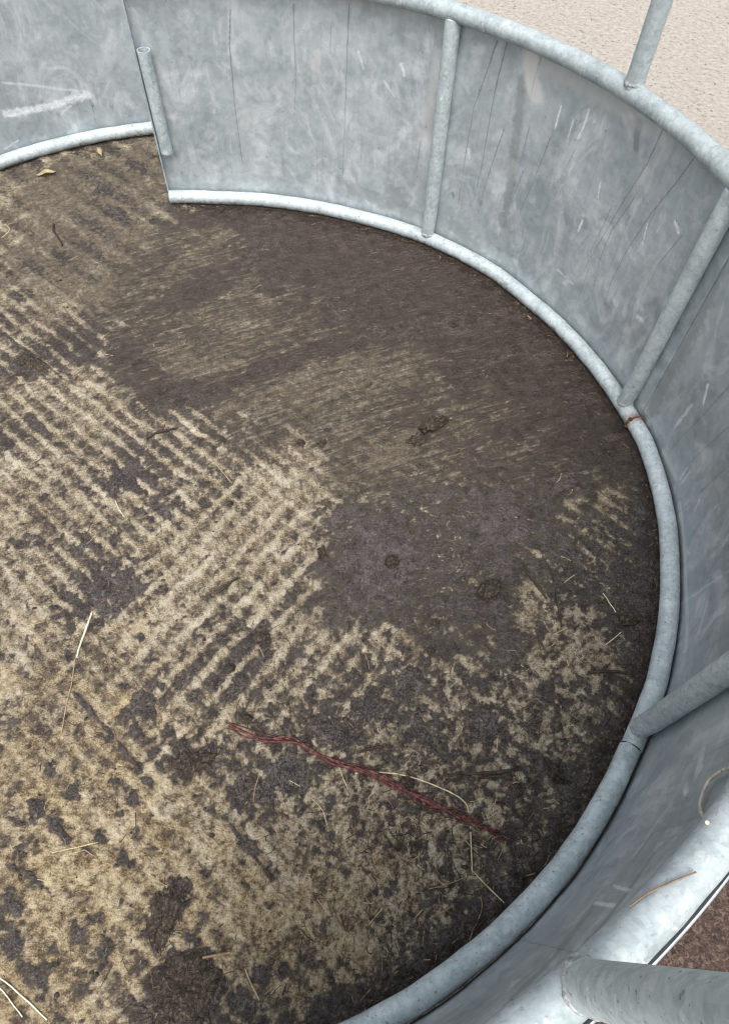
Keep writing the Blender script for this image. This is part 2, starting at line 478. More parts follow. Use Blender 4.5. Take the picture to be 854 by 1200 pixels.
alongA = wx * ca + wy * sa; alongB = wx * cb + wy * sb
zA = .85 + .15 * sst(GY + .55 * GX, .05, .55); zB = .22 + .80 * area([(170, 640), (260, 570), (400, 590), (450, 700), (450, 830), (230, 850), (100, 760)], .10) + .35 * area([(0, 720), (200, 800), (300, 1000), (420, 1060), (300, 1200), (-40, 1200)], .12)
zU = sst(GY + .25 * GX, 1.25, 1.6)
rA = ridge(ta, alongA, 61) * zA * (1 - .75 * zU) + 1.3 * zU * ridge(ta * .5 + .2, alongA, 65) ** 1.6; AB = area([(170, 640), (260, 570), (400, 590), (450, 700), (450, 830), (230, 850), (100, 760)], .10)
rA = rA * (1 - .58 * AB); rB = ridge(tb, alongB, 71) * zB
pit = .5 * fbm(GX * 48, GY * 48, 81, 4) + .65 * fbm(GX * 110, GY * 110, 91, 3)
inner = 1 - sst(np.hypot(GX - CX, GY - CY), 1.5, 1.75) * sst(GX, -.6, 0.2)
WEAR = .78 + .40 * sst(fbm(GX * 4.5, GY * 4.5, 75, 3), -.45, .35)
hc = -1.95 + (2.2 * rA + 2.3 * rB) * WEAR + 1.75 * pit + 1.3 * F8
# worn smooth, no ridges, towards the rail at lower right: lumpy only
lump = area([(430, 830), (560, 770), (640, 650), (760, 600), (775, 700), (740, 880), (640, 1040), (500, 1200), (380, 1200), (300, 1050), (300, 900)], .14)
lum = 2.3 * fbm(GX * 32, GY * 32, 101, 3) + 2.2 * fbm(GX * 70, GY * 70, 111, 3) + .8 * pit - .6
hc = hc * (1 - .85 * lump) + lum * .85 * lump

# how high the mud stands
Lm = -1.55 - .45 * area([(0, 560), (300, 620), (350, 760), (250, 880), (420, 1000), (430, 1200), (-60, 1200), (-60, 560)], .15) + 1.5 * fbm(GX * 3.3, GY * 3.3, 121, 4) + .55 * RAG
sw = math.radians(33); us = (GX * math.cos(sw) + GY * math.sin(sw)); vs = (-GX * math.sin(sw) + GY * math.cos(sw))
curve = vs + .10 * us * us
SWP = fbm(us * 5, curve * 46, 131, 5, .6)
Lm += .25 * area([(0, 380), (150, 380), (330, 560), (400, 600), (330, 760), (300, 900), (150, 800), (0, 620)], .12)
Lm += .55 * area([(330, 760), (450, 720), (640, 780), (620, 900), (540, 1060), (420, 1010), (300, 930), (215, 880), (240, 800)], .10)
Lm += .75 * lump
Lm += 1.3 * area([(560, 560), (770, 560), (790, 700), (770, 790), (690, 760), (640, 800), (600, 700)], .08)
Lm += .5 * area([(620, 770), (770, 790), (740, 880), (600, 1080), (480, 1180), (420, 1200), (560, 1010), (640, 880)], .06)
Lm -= 2.2 * area([(625, 650), (640, 700), (700, 720), (720, 790), (680, 800), (625, 790), (600, 720)], .035)
Lm -= 1.3 * area([(270, 1000), (420, 1030), (430, 1120), (330, 1180), (250, 1140)], .05)
W1 = area([(170, 275), (235, 240), (330, 232), (440, 250), (540, 290), (640, 355), (720, 460), (765, 560), (700, 580), (660, 600),
           (625, 660), (600, 720), (610, 770), (540, 770), (450, 735), (350, 745), (352, 700), (375, 640), (410, 590), (370, 560),
           (390, 520), (300, 520), (240, 470), (165, 475), (110, 420), (140, 330)], .045)
hc = hc * (1 - .68 * W1)
W2 = area([(330, 235), (440, 250), (540, 290), (640, 355), (720, 460), (765, 560), (700, 580), (650, 560), (600, 500), (520, 440), (430, 400), (330, 350), (290, 290)], .14)
Lm += W1 * (.9 + 1.6 * SWP) + 1.2 * W2 * W1
Lm += 2.2 * area([(250, 250), (330, 240), (440, 255), (540, 295), (640, 365), (720, 470), (745, 540), (660, 560), (600, 480), (500, 430), (400, 370), (300, 320)], .08)
Lm += 2.0 * stroke([(175, 470), (250, 452), (340, 424), (430, 392), (540, 380)], .040)
Lm += 1.8 * stroke([(190, 360), (240, 335), (300, 300)], .05) + 1.2 * stroke([(200, 260), (330, 250)], .05)
Lm -= .9 * stroke([(280, 490), (340, 462), (420, 440), (490, 425)], .060)
Lm -= .3 * stroke([(250, 400), (330, 375), (400, 335)], .05)
Lm -= 1.8 * stroke([(195, 320), (220, 300), (270, 275)], .018) + 1.6 * stroke([(205, 420), (235, 440), (270, 430)], .05)
Lm -= 2.4 * stroke([(440, 545), (470, 530), (480, 515)], .030)
GREY = area([(400, 590), (460, 570), (560, 560), (650, 570), (640, 650), (600, 690), (605, 750), (560, 770), (470, 730), (360, 735), (355, 700), (380, 640)], .075)  # smooth mud patch; its grey tone has the sky's sheen put into the colour
Lm += 2.3 * GREY
Lm += 1.2 * stroke([(60, 420), (110, 400), (150, 410)], .06) + 1.2 * stroke([(120, 420), (170, 440), (215, 470)], .06)
BL = [(130, 695, .075, 1.5, 20), (215, 890, .045, 1.6, 10), (222, 1155, .058, 1.2, 0), (192, 1070, .034, 1.5, 75), (210, 1050, .020, 1.8, 70),
      (150, 935, .024, 1.3, 40), (110, 985, .020, 1.4, 50), (30, 992, .018, 1.2, 0), (70, 975, .018, 1.8, -50), (95, 1088, .020, 1.4, 60),
      (122, 1110, .013, 1.1, 0), (60, 905, .014, 1.1, 0), (85, 925, .016, 1.2, 30), (14, 925, .018, 1.2, 0), (42, 950, .018, 1.6, -50),
      (310, 1142, .018, 1.4, -50), (330, 1135, .012, 1.4, 0), (287, 995, .022, 1.2, 0), (318, 1025, .012, 1.5, -45), (150, 1010, .020, 1.2, 80),
      (25, 635, .022, 1.4, 40), (8, 520, .020, 1.1, 0), (150, 560, .045, 1.7, 30), (190, 595, .035, 1.4, 30), (45, 190, .02, 1.5, -40), (120, 222, .03, 1.6, -40),
      (140, 250, .035, 1.3, -40), (160, 195, .03, 1.8, -42), (90, 258, .02, 1.2, 0), (180, 260, .025, 1.2, 0), (25, 345, .03, 1.2, 0), (30, 430, .035, 1.8, -30),
      (570, 850, .030, 1.3, 60), (650, 905, .024, 1.6, -50), (730, 730, .030, 1.5, -20), (480, 800, .03, 1.4, 50), (430, 830, .03, 1.3, 50), (440, 660, .06, 1.4, 0),
      (300, 750, .02, 1.5, 0), (100, 640, .022, 1.3, 0), (165, 830, .03, 1.5, 45), (340, 905, .04, 1.2, 0), (300, 930, .04, 1.2, 0), (390, 860, .035, 1.4, -30),
      (20, 1105, .022, 1.6, -50), (45, 1145, .020, 1.4, 40), (12, 1060, .02, 1.2, 0)]
Lm += (1.9 * sst(fbm(GX * 38, GY * 38, 181, 2), .30, .62) + 1.5 * sst(fbm(GX * 80, GY * 80, 191, 2), .38, .66)) * (1 - W1) * sst(1.1 - GY - .1 * GX, 0, .4)
for b in BL: Lm += 2.8 * blob(*b)
# thin cracks and scraped lines, dark with dirt
for ln_, w in (([(85, 811), (140, 872), (178, 924)], .0035), ([(255, 1010), (307, 1055), (330, 1075)], .003), ([(262, 955), (290, 995), (318, 1028)], .004),
               ([(22, 303), (85, 350)], .005), ([(10, 270), (57, 305)], .004), ([(28, 935), (62, 965), (80, 985)], .005), ([(390, 1120), (420, 1145)], .003),
               ([(28, 1020), (58, 1045)], .006), ([(5, 390), (50, 425), (110, 470)], .004)):
    Lm += 2.6 * stroke(ln_, w * .8, .004)
dr = np.hypot(GX - CX, GY - CY)
Lm += (3.0 * sst(dr, 1.06, 1.15) + 0.6 * sst(dr, .98, 1.12)) * sst(GX + .2 * GY, -.45, .0)
dm = Lm - hc
mud = sst(dm, -.35, .85)
soft = np.where(dm > 0, dm, 0)
mudtex = (.55 * fbm(GX * 60, GY * 60, 141, 4) + .45 * fbm(GX * 150, GY * 150, 151, 3)) * (1 - .45 * GREY) + .5 * SWP * W1
z = hc * (1 - .5 * W1) + np.minimum(soft, 3.0) * .7 + mud * 1.5 * mudtex
fade = (1 - sst(GX, .66, .79)) * sst(GX, -1.75, -1.70) * sst(GY, -.24, -.2) * (1 - sst(GY, 2.56, 2.62))
z = z * fade * .0014
z -= .0015
film = np.clip(.95 * area([(0, 190), (110, 165), (215, 150), (215, 240), (330, 240), (300, 330), (200, 420), (100, 390), (0, 330)], .15)
               + .95 * W1 * (1 - GREY) + .12 * lump + .22 * sst(fbm(GX * 2.2, GY * 2.2, 161, 3), -.1, .8), 0, .92)
wet = np.clip(.45 + .55 * W1, 0, 1)
pale = sst(dr, 1.19, 1.24) * sst(GX + .35 * GY + .1 * F8, 1.05, 1.25)
bark = sst(dr, 1.17, 1.19) * (1 - pale) * sst(GX + .1 * GY, .2, .3)
moss = sst(dr, 1.05, 1.13) * (1 - sst(dr, 1.15, 1.2)) * (.35 + .65 * sst(fbm(GX * 4, GY * 4, 171, 3), -.2, .6)) * sst(GX, -.3, .1) \
    + .6 * area([(640, 560), (750, 560), (740, 650), (650, 640)], .05)
dm = dm - moss * .8
warm = np.clip(area([(-80, 760), (120, 800), (230, 930), (300, 980), (440, 1060), (440, 1240), (-80, 1240)], .16), 0, 1)
GZ = z
level = np.clip(dm, -5, 5); break_up = np.clip(1.0 - .38 * (1 - W1) * (1 - lump), .2, 1)
V = np.stack([GX, GY, GZ], -1).reshape(-1, 3)
ground = mesh_np('ground', V, grid_faces(len(XS), len(YS)), MG,
                 attrs={k: v if v.shape[-1] == 3 and v.ndim == 2 else v.ravel() for k, v in dict(level=level, relief=np.clip(hc, -4, 4), sweep=W1 * (1 - .8 * GREY), grey=GREY, sweep_coord=np.stack([us, curve, 0 * us], -1).reshape(-1, 3), break_up=break_up, film=film, wet=wet, pale=pale, bark=bark, moss=np.clip(moss, 0, 1), warm=warm).items()})
props(ground, 'muddy ridged concrete yard floor under and around the feeder', 'ground', kind='structure')


def gz(x, y):
    i = np.clip(np.searchsorted(XS, x) - 1, 0, len(XS) - 2); j = np.clip(np.searchsorted(YS, y) - 1, 0, len(YS) - 2)
    return float(max(GZ[i, j], GZ[i + 1, j], GZ[i, j + 1], GZ[i + 1, j + 1]))


# ------------------------------------------------------------------ feeder sections
RP_T = np.array([-80, -61, -45, -32, -22, -12, 0, 8, 14, 25, 38, 45, 58, 70, 80, 95, 103])
RP_R = np.array([1.146, 1.146, 1.145, 1.139, 1.145, 1.146, 1.153, 1.155, 1.147, 1.141, 1.136, 1.144, 1.142, 1.132, 1.135, 1.143, 1.162])


def rp(th, z=ZR):
    """the ring as it really runs at floor level: slightly out of round; truer at the top"""
    t = np.clip((np.asarray(z) - ZR) / (H - ZR), 0, 1)
    return np.interp(th, RP_T, RP_R) * (1 - t) + R0 * t


def cyl(th, r, z, c=(CX, CY)):
    a = np.radians(th)
    return np.stack(np.broadcast_arrays(c[0] + r * np.cos(a), c[1] + r * np.sin(a), z), -1)


def arc(t0, t1, n): return np.linspace(t0, t1, n)


def empty(name, loc):
    o = bpy.data.objects.new(name, None); o.empty_display_size = .1; o.location = loc; col.objects.link(o); return o


def tube_part(name, path, rad, mat, parent, loc, rust=None, grime_and_gap_shade=None, **kw):
    V, F = tube_np(path, rad, **kw)
    at_ = dict(rust=np.zeros(len(V)), grime_and_gap_shade=np.zeros(len(V)))
    if rust is not None: at_['rust'] = rust(V)
    if grime_and_gap_shade is not None: at_['grime_and_gap_shade'] = grime_and_gap_shade(V)
    return mesh_np(name, V, F, mat, parent, loc, at_)


def weld_np(center, axis_, r, t=.004, n=40, lump=.35, seed=0):
    ax = np.asarray(axis_, float); ax /= np.linalg.norm(ax)
    h = np.array([1.0, 0, 0]) if abs(ax[0]) < .8 else np.array([0, 1.0, 0])
    u = np.cross(ax, h); u /= np.linalg.norm(u); v = np.cross(ax, u)
    a = np.linspace(0, 2 * np.pi, n, endpoint=False); b = np.linspace(0, 2 * np.pi, 10, endpoint=False)
    k = t * (1 + lump * np.sin(a * 9 + seed) * .6 + lump * np.sin(a * 4.3 + 2 * seed))
    rr = r + np.cos(b)[None, :] * k[:, None]; hh = np.sin(b)[None, :] * k[:, None] * 1.3
    V = np.asarray(center) + rr[..., None] * (np.cos(a)[:, None, None] * u + np.sin(a)[:, None, None] * v) + hh[..., None] * ax
    V = np.vstack([V.reshape(-1, 3)]); i = np.arange(n)[:, None]; j = np.arange(10)[None, :]
    F = np.stack([i * 10 + j, ((i + 1) % n) * 10 + j, ((i + 1) % n) * 10 + (j + 1) % 10, i * 10 + (j + 1) % 10], -1).reshape(-1, 4)
    return V, F


def sheet_np(t0, t1, z0, z1, rfun, c, step=.0024, thick=.0022, seed=0):
    nt = int(math.radians(abs(t1 - t0)) * R0 / step); nz = int((z1 - z0) / step)
    th = np.linspace(t0, t1, nt); zz = np.linspace(z0, z1, nz)
    TH, ZZ = np.meshgrid(th, zz, indexing='ij')
    S = np.radians(TH) * R0
    dent = .0022 * fbm(S * 3.2, ZZ * 3.2, 200 + seed, 3) + .0006 * fbm(S * 14, ZZ * 14, 210 + seed, 3)
    edge = sst(ZZ, z0, z0 + .06) * (1 - sst(ZZ, z1 - .06, z1))
    r = rfun(TH, ZZ) + dent * edge + .0022 * fbm(S * 9, 0 * ZZ, 222 + seed, 4) * (1 - sst(ZZ, z0, z0 + .06))
    Vi = cyl(TH, r, ZZ, c).reshape(-1, 3); Vo = cyl(TH, r + thick, ZZ, c).reshape(-1, 3)
    n = len(Vi); Fi = grid_faces(nt, nz); Fo = Fi[:, ::-1] + n
    idx = np.arange(n).reshape(nt, nz); rim = np.concatenate([idx[:, 0], idx[-1, 1:], idx[-2::-1, -1], idx[0, -2:0:-1]])
    Fr = np.stack([rim, np.roll(rim, -1), np.roll(rim, -1) + n, rim + n], -1)
    return np.vstack([Vi, Vo]), np.vstack([Fi, Fo, Fr]), TH, ZZ, S


def paint_sheet(TH, ZZ, S, marks, seed, base_grime_shade, nrand, quiet=()):
    """stain maps of one sheet, with painted gap shade at its foot: marks are drawn where they are on the metal (arc length, height)"""
    A = {k: np.zeros(TH.shape, np.float32) for k in ('drip', 'scuff', 'stain', 'lite', 'grime_and_gap_shade')}
    th0, dth = TH[0, 0], TH[1, 0] - TH[0, 0]; z0, dz = ZZ[0, 0], ZZ[0, 1] - ZZ[0, 0]
    nt, nz = TH.shape; w1 = fbm(S * 60, ZZ * 60, 300 + seed, 3)

    def draw(kind, pts, w, amt, ragged=.5, taper=True):
        P = np.array([(math.radians(t) * R0, zz) for t, zz in pts]); tot = sum(np.linalg.norm(b - a) for a, b in zip(P[:-1], P[1:])) + 1e-6
        mg = w * 2.5 + .004
        i0, i1 = sorted(((np.degrees(P[:, 0].min() - mg) / R0 - th0) / dth, (np.degrees(P[:, 0].max() + mg) / R0 - th0) / dth))
        j0, j1 = (P[:, 1].min() - mg - z0) / dz, (P[:, 1].max() + mg - z0) / dz
        i0, i1, j0, j1 = max(int(i0), 0), min(int(i1) + 1, nt), max(int(j0), 0), min(int(j1) + 1, nz)
        if i1 <= i0 or j1 <= j0: return
        sx = S[i0:i1, j0:j1]; sz = ZZ[i0:i1, j0:j1]; best = np.zeros(sx.shape); done = 0
        for a, b in zip(P[:-1], P[1:]):
            d = b - a; L2 = d @ d + 1e-12; t = np.clip(((sx - a[0]) * d[0] + (sz - a[1]) * d[1]) / L2, 0, 1)
            ds = np.hypot(sx - a[0] - t * d[0], sz - a[1] - t * d[1]); L = math.sqrt(L2)
            f = (done + t * L) / tot
            ww = w * (np.clip(1.15 - .55 * f, .4, 1.2) if taper else 1.0) * (1 + ragged * w1[i0:i1, j0:j1])
            best = np.maximum(best, (1 - sst(ds, ww * .45, ww * 1.15)) * (1 - (.45 * f if taper else 0))); done += L
        A[kind][i0:i1, j0:j1] = np.maximum(A[kind][i0:i1, j0:j1], best * amt)
    for kind, px, w, amt in marks:
        draw(kind, px, w, amt, .6 if kind in ('scuff', 'stain') else .25, kind == 'drip')
    r = random.Random(seed)
    ta_, tb_ = min(TH[0, 0], TH[-1, 0]), max(TH[0, 0], TH[-1, 0])
    for k in range(nrand):
        t = r.uniform(ta_, tb_); zz = r.uniform(.05, .58); kind = r.random()
        if kind < .62:                                   # scratches and rub marks
            L = r.choice((.008, .012, .02, .035)); an = r.gauss(math.pi / 2, .7)
            draw('scuff', [(t, zz), (t + math.degrees(L * math.cos(an) / R0), zz + L * math.sin(an))], r.uniform(.0010, .0024), r.uniform(.12, .5))
        elif kind < .80:                                 # runs of dirty water
            z2 = max(zz - r.uniform(.06, .28), .04); q = r.uniform(-.25, .25)
            draw('drip', [(t, zz), (t + q, (zz + z2) / 2), (t + q * 1.3, z2)], r.uniform(.0009, .0015), r.uniform(.15, .45))
        else:
            draw('lite', [(t, zz), (t + r.uniform(-1, 1), zz - r.uniform(.01, .05))], r.uniform(.006, .02), r.uniform(.15, .4), .8, False)
    hb = .055 + .05 * fbm(S * 7, 0 * ZZ, 330 + seed, 3) + .02 * w1
    A['stain'] = np.maximum(A['stain'], (1 - sst(ZZ, hb * .5, hb * 1.25)) * .7)
    A['grime_and_gap_shade'] = ((1 - sst(ZZ, .022, .046 + .012 * w1)) * base_grime_shade).astype(np.float32)  # grime band that also carries the painted shade between sheet and rail
    A['sv'] = np.stack([S + seed * 3.1, ZZ, 0 * S], -1).reshape(-1, 3)
    return {k: np.concatenate([v.reshape(-1, 3) if k == 'sv' else v.ravel()] * 2) for k, v in A.items()}


def pxm(kind, pts, w, amt):
    return (kind, [on_ring(*p) for p in pts], w, amt)


MK1 = [pxm('drip', p, .0017, a) for p, a in (
    ([(270, 12), (269, 55), (272, 85), (276, 130), (283, 180), (288, 214)], 1.0), ([(344, 5), (345, 50), (347, 95), (345, 140)], .8),
    ([(409, 5), (407, 60), (405, 130), (402, 206)], .85), ([(388, 30), (387, 62)], .5), ([(493, 165), (490, 185), (487, 205)], .6),
    ([(582, 48), (568, 90), (555, 125), (547, 170), (541, 212), (536, 240)], .9), ([(594, 48), (582, 95), (574, 135), (565, 190), (555, 234)], .95),
    ([(590, 152), (576, 192), (565, 228), (559, 250)], .8), ([(620, 148), (608, 195), (597, 234)], .6), ([(613, 200), (600, 232)], .7),
    ([(645, 160), (625, 212), (608, 250), (600, 272)], .7), ([(634, 65), (625, 95), (621, 112)], .6), ([(775, 152), (757, 192), (727, 240), (700, 288), (684, 318)], .85),
    ([(812, 185), (790, 215), (762, 250), (735, 292), (716, 330), (708, 358)], .9), ([(798, 276), (771, 309), (750, 350)], .7),
    ([(742, 232), (716, 270), (702, 308), (694, 345)], .7), ([(674, 175), (652, 218), (640, 245)], .55), ([(690, 275), (672, 300)], .5), ([(715, 245), (690, 300)], .6))]
MK1 += [pxm('scuff', p, w, a) for p, w, a in (
    ([(657, 124), (650, 150)], .0022, 1), ([(672, 140), (664, 166)], .0020, .9), ([(690, 128), (684, 148), (677, 162)], .0028, 1), ([(703, 214), (700, 232)], .0022, .9),
    ([(790, 260), (794, 272)], .0050, 1), ([(758, 262), (752, 286)], .0026, .8), ([(683, 258), (678, 270)], .0040, .8), ([(696, 142), (697, 143)], .0035, .9),
    ([(664, 330), (668, 325)], .010, .35), ([(720, 350), (722, 355)], .012, .5), ([(746, 372), (752, 376)], .007, .6), ([(470, 75), (474, 88)], .005, .7),
    ([(549, 175), (549, 185)], .005, .6), ([(654, 315), (672, 332)], .004, .5),  ([(420, 60), (426, 80)], .004, .5),
    ([(450, 95), (462, 112)], .004, .5), ([(780, 350), (772, 372)], .005, .5))]
MK1 += [pxm('stain', p, w, a) for p, w, a in (
    ([(612, 95), (604, 160), (596, 230), (588, 262)], .017, .75), ([(748, 142), (744, 172)], .011, .95), ([(462, 225), (470, 236)], .040, .8), ([(415, 220), (500, 258)], .03, .6),
    ([(725, 440), (690, 400), (640, 350)], .03, .55), ([(835, 250), (790, 330)], .02, .35), ([(530, 265), (555, 290)], .03, .6), ([(530, 228), (531, 230)], .008, .9))]
MK1 += [pxm('lite', p, w, a) for p, w, a in (([(622, 64), (622, 92), (628, 112)], .026, 1.0), ([(738, 135), (739, 137)], .009, .9), ([(520, 70), (500, 160)], .03, .4), ([(640, 75), (780, 160)], .03, .45))]
MK2 = [pxm('drip', p, .0016, a) for p, a in (([(850, 452), (815, 490), (785, 520), (776, 530)], .7), ([(848, 545), (812, 580), (790, 600)], .5), ([(805, 740), (850, 690)], .4),
                                            ([(848, 500), (820, 525), (790, 553)], .6), ([(575, 1096), (620, 1101), (668, 1110), (690, 1113)], .9), ([(595, 1165), (620, 1175)], .8))]
MK2 += [pxm('scuff', p, w, a) for p, w, a in (
    ([(824, 452), (819, 472)], .0050, 1), ([(805, 475), (785, 500)], .006, .6), ([(799, 548), (790, 562)], .0022, .9), ([(803, 552), (792, 566)], .0022, .8),
    ([(815, 585), (808, 600)], .0030, .7), ([(853, 620), (843, 638)], .0026, .7), ([(790, 710), (850, 668)], .004, .4), ([(820, 880), (815, 905)], .010, .5), ([(800, 920), (802, 928)], .007, .6),
    ([(694, 1055), (716, 1057)], .004, .8), ([(760, 940), (720, 985)], .006, .35), ([(775, 950), (740, 1000)], .005, .35), ([(715, 1035), (735, 1040)], .003, .7),
    ([(825, 705), (815, 740)], .006, .5), ([(835, 720), (845, 715)], .01, .4))]
MK2 += [pxm('stain', p, w, a) for p, w, a in (([(850, 285), (815, 370), (780, 435), (760, 478)], .030, .7), ([(690, 1060), (650, 1110), (600, 1160)], .016, .7), ([(840, 560), (850, 760)], .05, .45),
                                            ([(760, 1000), (700, 1080), (640, 1140)], .010, .6))]
MK2 += [pxm('lite', p, w, a) for p, w, a in (([(790, 590), (800, 690), (800, 760)], .010, .6), ([(770, 530), (785, 560)], .010, .5))]

SEC = (CX, CY, 0.0)
fs = empty('feeder_section', SEC)
props(fs, 'large curved galvanised feeder section enclosing the floor, with posts, top rail and upright bars', 'cattle feeder',
      'sections of the round cattle feeder')
T_END, T_J1, T_J2, T_LAST = 102.7, 11.4, -31.6, -79.0
grime_lo = lambda V: ((1 - sst(V[:, 2] + .010 * vn(V[:, 0] * 40, V[:, 1] * 40, 77) + .012 * vn(V[:, 0] * 9, V[:, 1] * 9, 78), .008, .030))).astype(np.float32)


def rust_at(th0, w):
    def f(V):
        a = np.degrees(np.arctan2(V[:, 1] - CY, V[:, 0] - CX)); return np.clip(1 - np.abs(a - th0) / w, 0, 1)
    return f


def rail(name, t0, t1, z, mat, rf, parent, loc, c=(CX, CY), rust=None, grime_and_gap_shade=None, dr=0.0):
    n = max(int(abs(t1 - t0) * 4), 8); th = arc(t0, t1, n)
    wob = .0012 * vn(th * .35, th * 0 + z * 9, 400)
    return tube_part(name, cyl(th, rf(th) + wob + dr, z + .0008 * vn(th * .3, th * 0, 410), c), TR, mat, parent, loc, rust, grime_and_gap_shade)


bf = lambda th: rp(th)
b1 = rail('bottom_rail', T_END, T_J1, ZR, M_RAIL, bf, fs, SEC, rust=rust_at(T_J1, 1.3), grime_and_gap_shade=grime_lo)
b2 = rail('bottom_rail', T_J1 - .1, T_J2, ZR, M_RAIL, bf, fs, SEC, rust=rust_at(T_J1, .9), grime_and_gap_shade=grime_lo, dr=.0015)
b3 = rail('bottom_rail', T_J2 - .10, T_LAST, ZR, M_RAIL, bf, fs, SEC, grime_and_gap_shade=grime_lo)
for th, o_, mt, t_ in ((T_J1, b2, M_RUST, .0032), (T_J2 - .1, b3, M_CRACK, .0013)):
    c_ = cyl(th, rp(th) + (.0006 if t_ < .002 else 0), ZR - (.0012 if t_ < .002 else 0)); a_ = np.array([-math.sin(math.radians(th)), math.cos(math.radians(th)), 0])
    V, F = weld_np(c_, a_, TR - .0005, t_, seed=th); w_ = mesh_np('weld', V, F, mt, o_, SEC)
w_['label'] = 'dark open joint in the bottom rail'
bpy.data.objects['weld']['label'] = 'rusty brown weld on the bottom rail'
tr_ = rail('top_rail', T_END, T_LAST, H, M_TOP, lambda th: R0 + 0 * th, fs, SEC)

sf = lambda TH, ZZ: rp(TH, ZZ) + TR + .0016
V, F, TH, ZZ, S = sheet_np(T_END, 12.0, .005, H - .004, sf, (CX, CY), seed=1)
mesh_np('sheet_panel', V, F, M_SHEET, fs, SEC, paint_sheet(TH, ZZ, S, MK1, 1, .6, 110))
V, F, TH, ZZ, S = sheet_np(13.2, T_LAST, .005, H - .004, lambda a, b: sf(a, b) + .0026, (CX, CY), seed=2)
mesh_np('sheet_panel', V, F, M_SHEET, fs, SEC, paint_sheet(TH, ZZ, S, MK2, 2, .7, 110))

for th in (58.15, 14.3, -29.7, -74.0):                      # posts on the inside of the sheet
    zz = np.linspace(ZR + .012, H - .012, 60); tt = np.full(60, th)
    r_ = rp(tt, zz) + .0003 * np.sin(zz * 11) - np.interp(zz, [0, .1], [.004, .0])
    p_ = tube_part('post', cyl(tt, r_, zz), .0205 - .0025 * (1 - sst(zz, .03, .07)), M_POST, fs, SEC, up=(.3, .95, 0))
    V, F = weld_np(cyl(th, rp(th) - .002, ZR + .019), (0, 0, 1), .0175, .0032, seed=th)
    mesh_np('weld', V, F, M_WELD, p_, SEC)
for th in (77.0, 32.3, -11.7, -56.0):                       # upright bars above the top rail
    zz = np.linspace(H + .012, 1.0, 40); tt = np.full(40, th)
    p_ = tube_part('upright_bar', cyl(tt, R0 + 0 * zz, zz), .0200, M_POST if th < -50 else M_TOP, fs, SEC, up=(.3, .95, 0))
    V, F = weld_np(cyl(th, R0, H + .0195), (0, 0, 1), .0185, .0036, seed=th + 2)
    mesh_np('weld', V, F, M_WELD, p_, SEC)
rail('top_hoop', 96.0, -70.0, 1.015, M_TOP, lambda th: R0 + 0 * th, fs, SEC)

# the end of the section: flat end strip and the hinge tube welded beside it
e_r = np.array([math.cos(math.radians(T_END)), math.sin(math.radians(T_END)), 0]); e_t = np.array([-e_r[1], e_r[0], 0])
strip = []
zz = np.linspace(.012, H + .02, 40)
pa = cyl(np.full(40, T_END + .10), rp(T_END, zz) + TR - .004, zz)
prof = [(-.012, -.0022), (.012, -.0022), (.012, .0022), (-.012, .0022)]
Vs = np.array([[p + e_r * a + e_t * b for a, b in prof] for p in pa]).reshape(-1, 3)
Fs = grid_faces(40, 4, True)
Fs = np.vstack([Fs, [[3, 2, 1, 0]], [[156, 157, 158, 159]]])
mesh_np('end_strip', Vs, Fs, M_TOP, fs, SEC, dict(rust=np.zeros(len(Vs)), grime_and_gap_shade=np.zeros(len(Vs))), smooth=False)
ta1, za1 = on_ring(171.5, 60, R0 - .004); ta2, za2 = on_ring(193, 180, R0 + .004)
zz = np.linspace(za1, za2, 30); tt = np.linspace(ta1, ta2, 30)
tt = np.full(30, (ta1 + ta2) / 2)
V, F = tube_np(cyl(tt, rp(tt, zz) + TR - .0195, zz), .0185, up=(.3, .95, 0), caps=False, hollow=True)
mesh_np('hinge_tube', V, F, M_POST, fs, SEC, dict(rust=np.zeros(len(V)), grime_and_gap_shade=np.zeros(len(V))))

# ---- the second section, standing open behind the end of the first
LP = np.array([at(x, y, ZR)[:2] for x, y in ((2.3, 188.7), (46.8, 178), (93.7, 163), (140.5, 154.8), (175.7, 150))])
RL = 1.15
best = None                                                  # ring of the same size through the rail we see
for gx in np.linspace(-.8, -.2, 61):
    for gy in np.linspace(1.0, 1.6, 61):
        e = ((np.hypot(LP[:, 0] - gx, LP[:, 1] - gy) - RL) ** 2).sum()
        if best is None or e < best[0]: best = (e, gx, gy)
LC = (best[1], best[2])
la = np.degrees(np.arctan2(LP[:, 1] - LC[1], LP[:, 0] - LC[0]))
L0, L1 = la[-1] - 20.0, la[0] + 62.0
SL = (LC[0], LC[1], 0.0)
fl = empty('feeder_section', SL)
props(fl, 'plain galvanised feeder section with a white scuff, standing open behind the larger one', 'cattle feeder',
      'sections of the round cattle feeder')
lf = lambda th: RL + 0 * th
rail('bottom_rail', L0, L1, ZR, M_RAIL, lf, fl, SL, LC, grime_and_gap_shade=grime_lo)
rail('top_rail', L0, L1, H, M_TOP, lf, fl, SL, LC)
for th in (L0 + 2.0, L1 - 12.0):
    zz = np.linspace(ZR + .012, H - .012, 40)
    tube_part('post', cyl(np.full(40, th), RL - .002 + 0 * zz, zz, LC), .0205, M_POST, fl, SL, up=(.3, .95, 0))


def on_left(px, py):
    d = ray(px, py); o = CAM[:2] - np.array(LC); a = d[0] ** 2 + d[1] ** 2; b = 2 * (o @ d[:2]); c = o @ o - (RL + TR) ** 2
    p = CAM + d * (-b + math.sqrt(b * b - 4 * a * c)) / (2 * a)
    return math.degrees(math.atan2(p[1] - LC[1], p[0] - LC[0])), p[2]


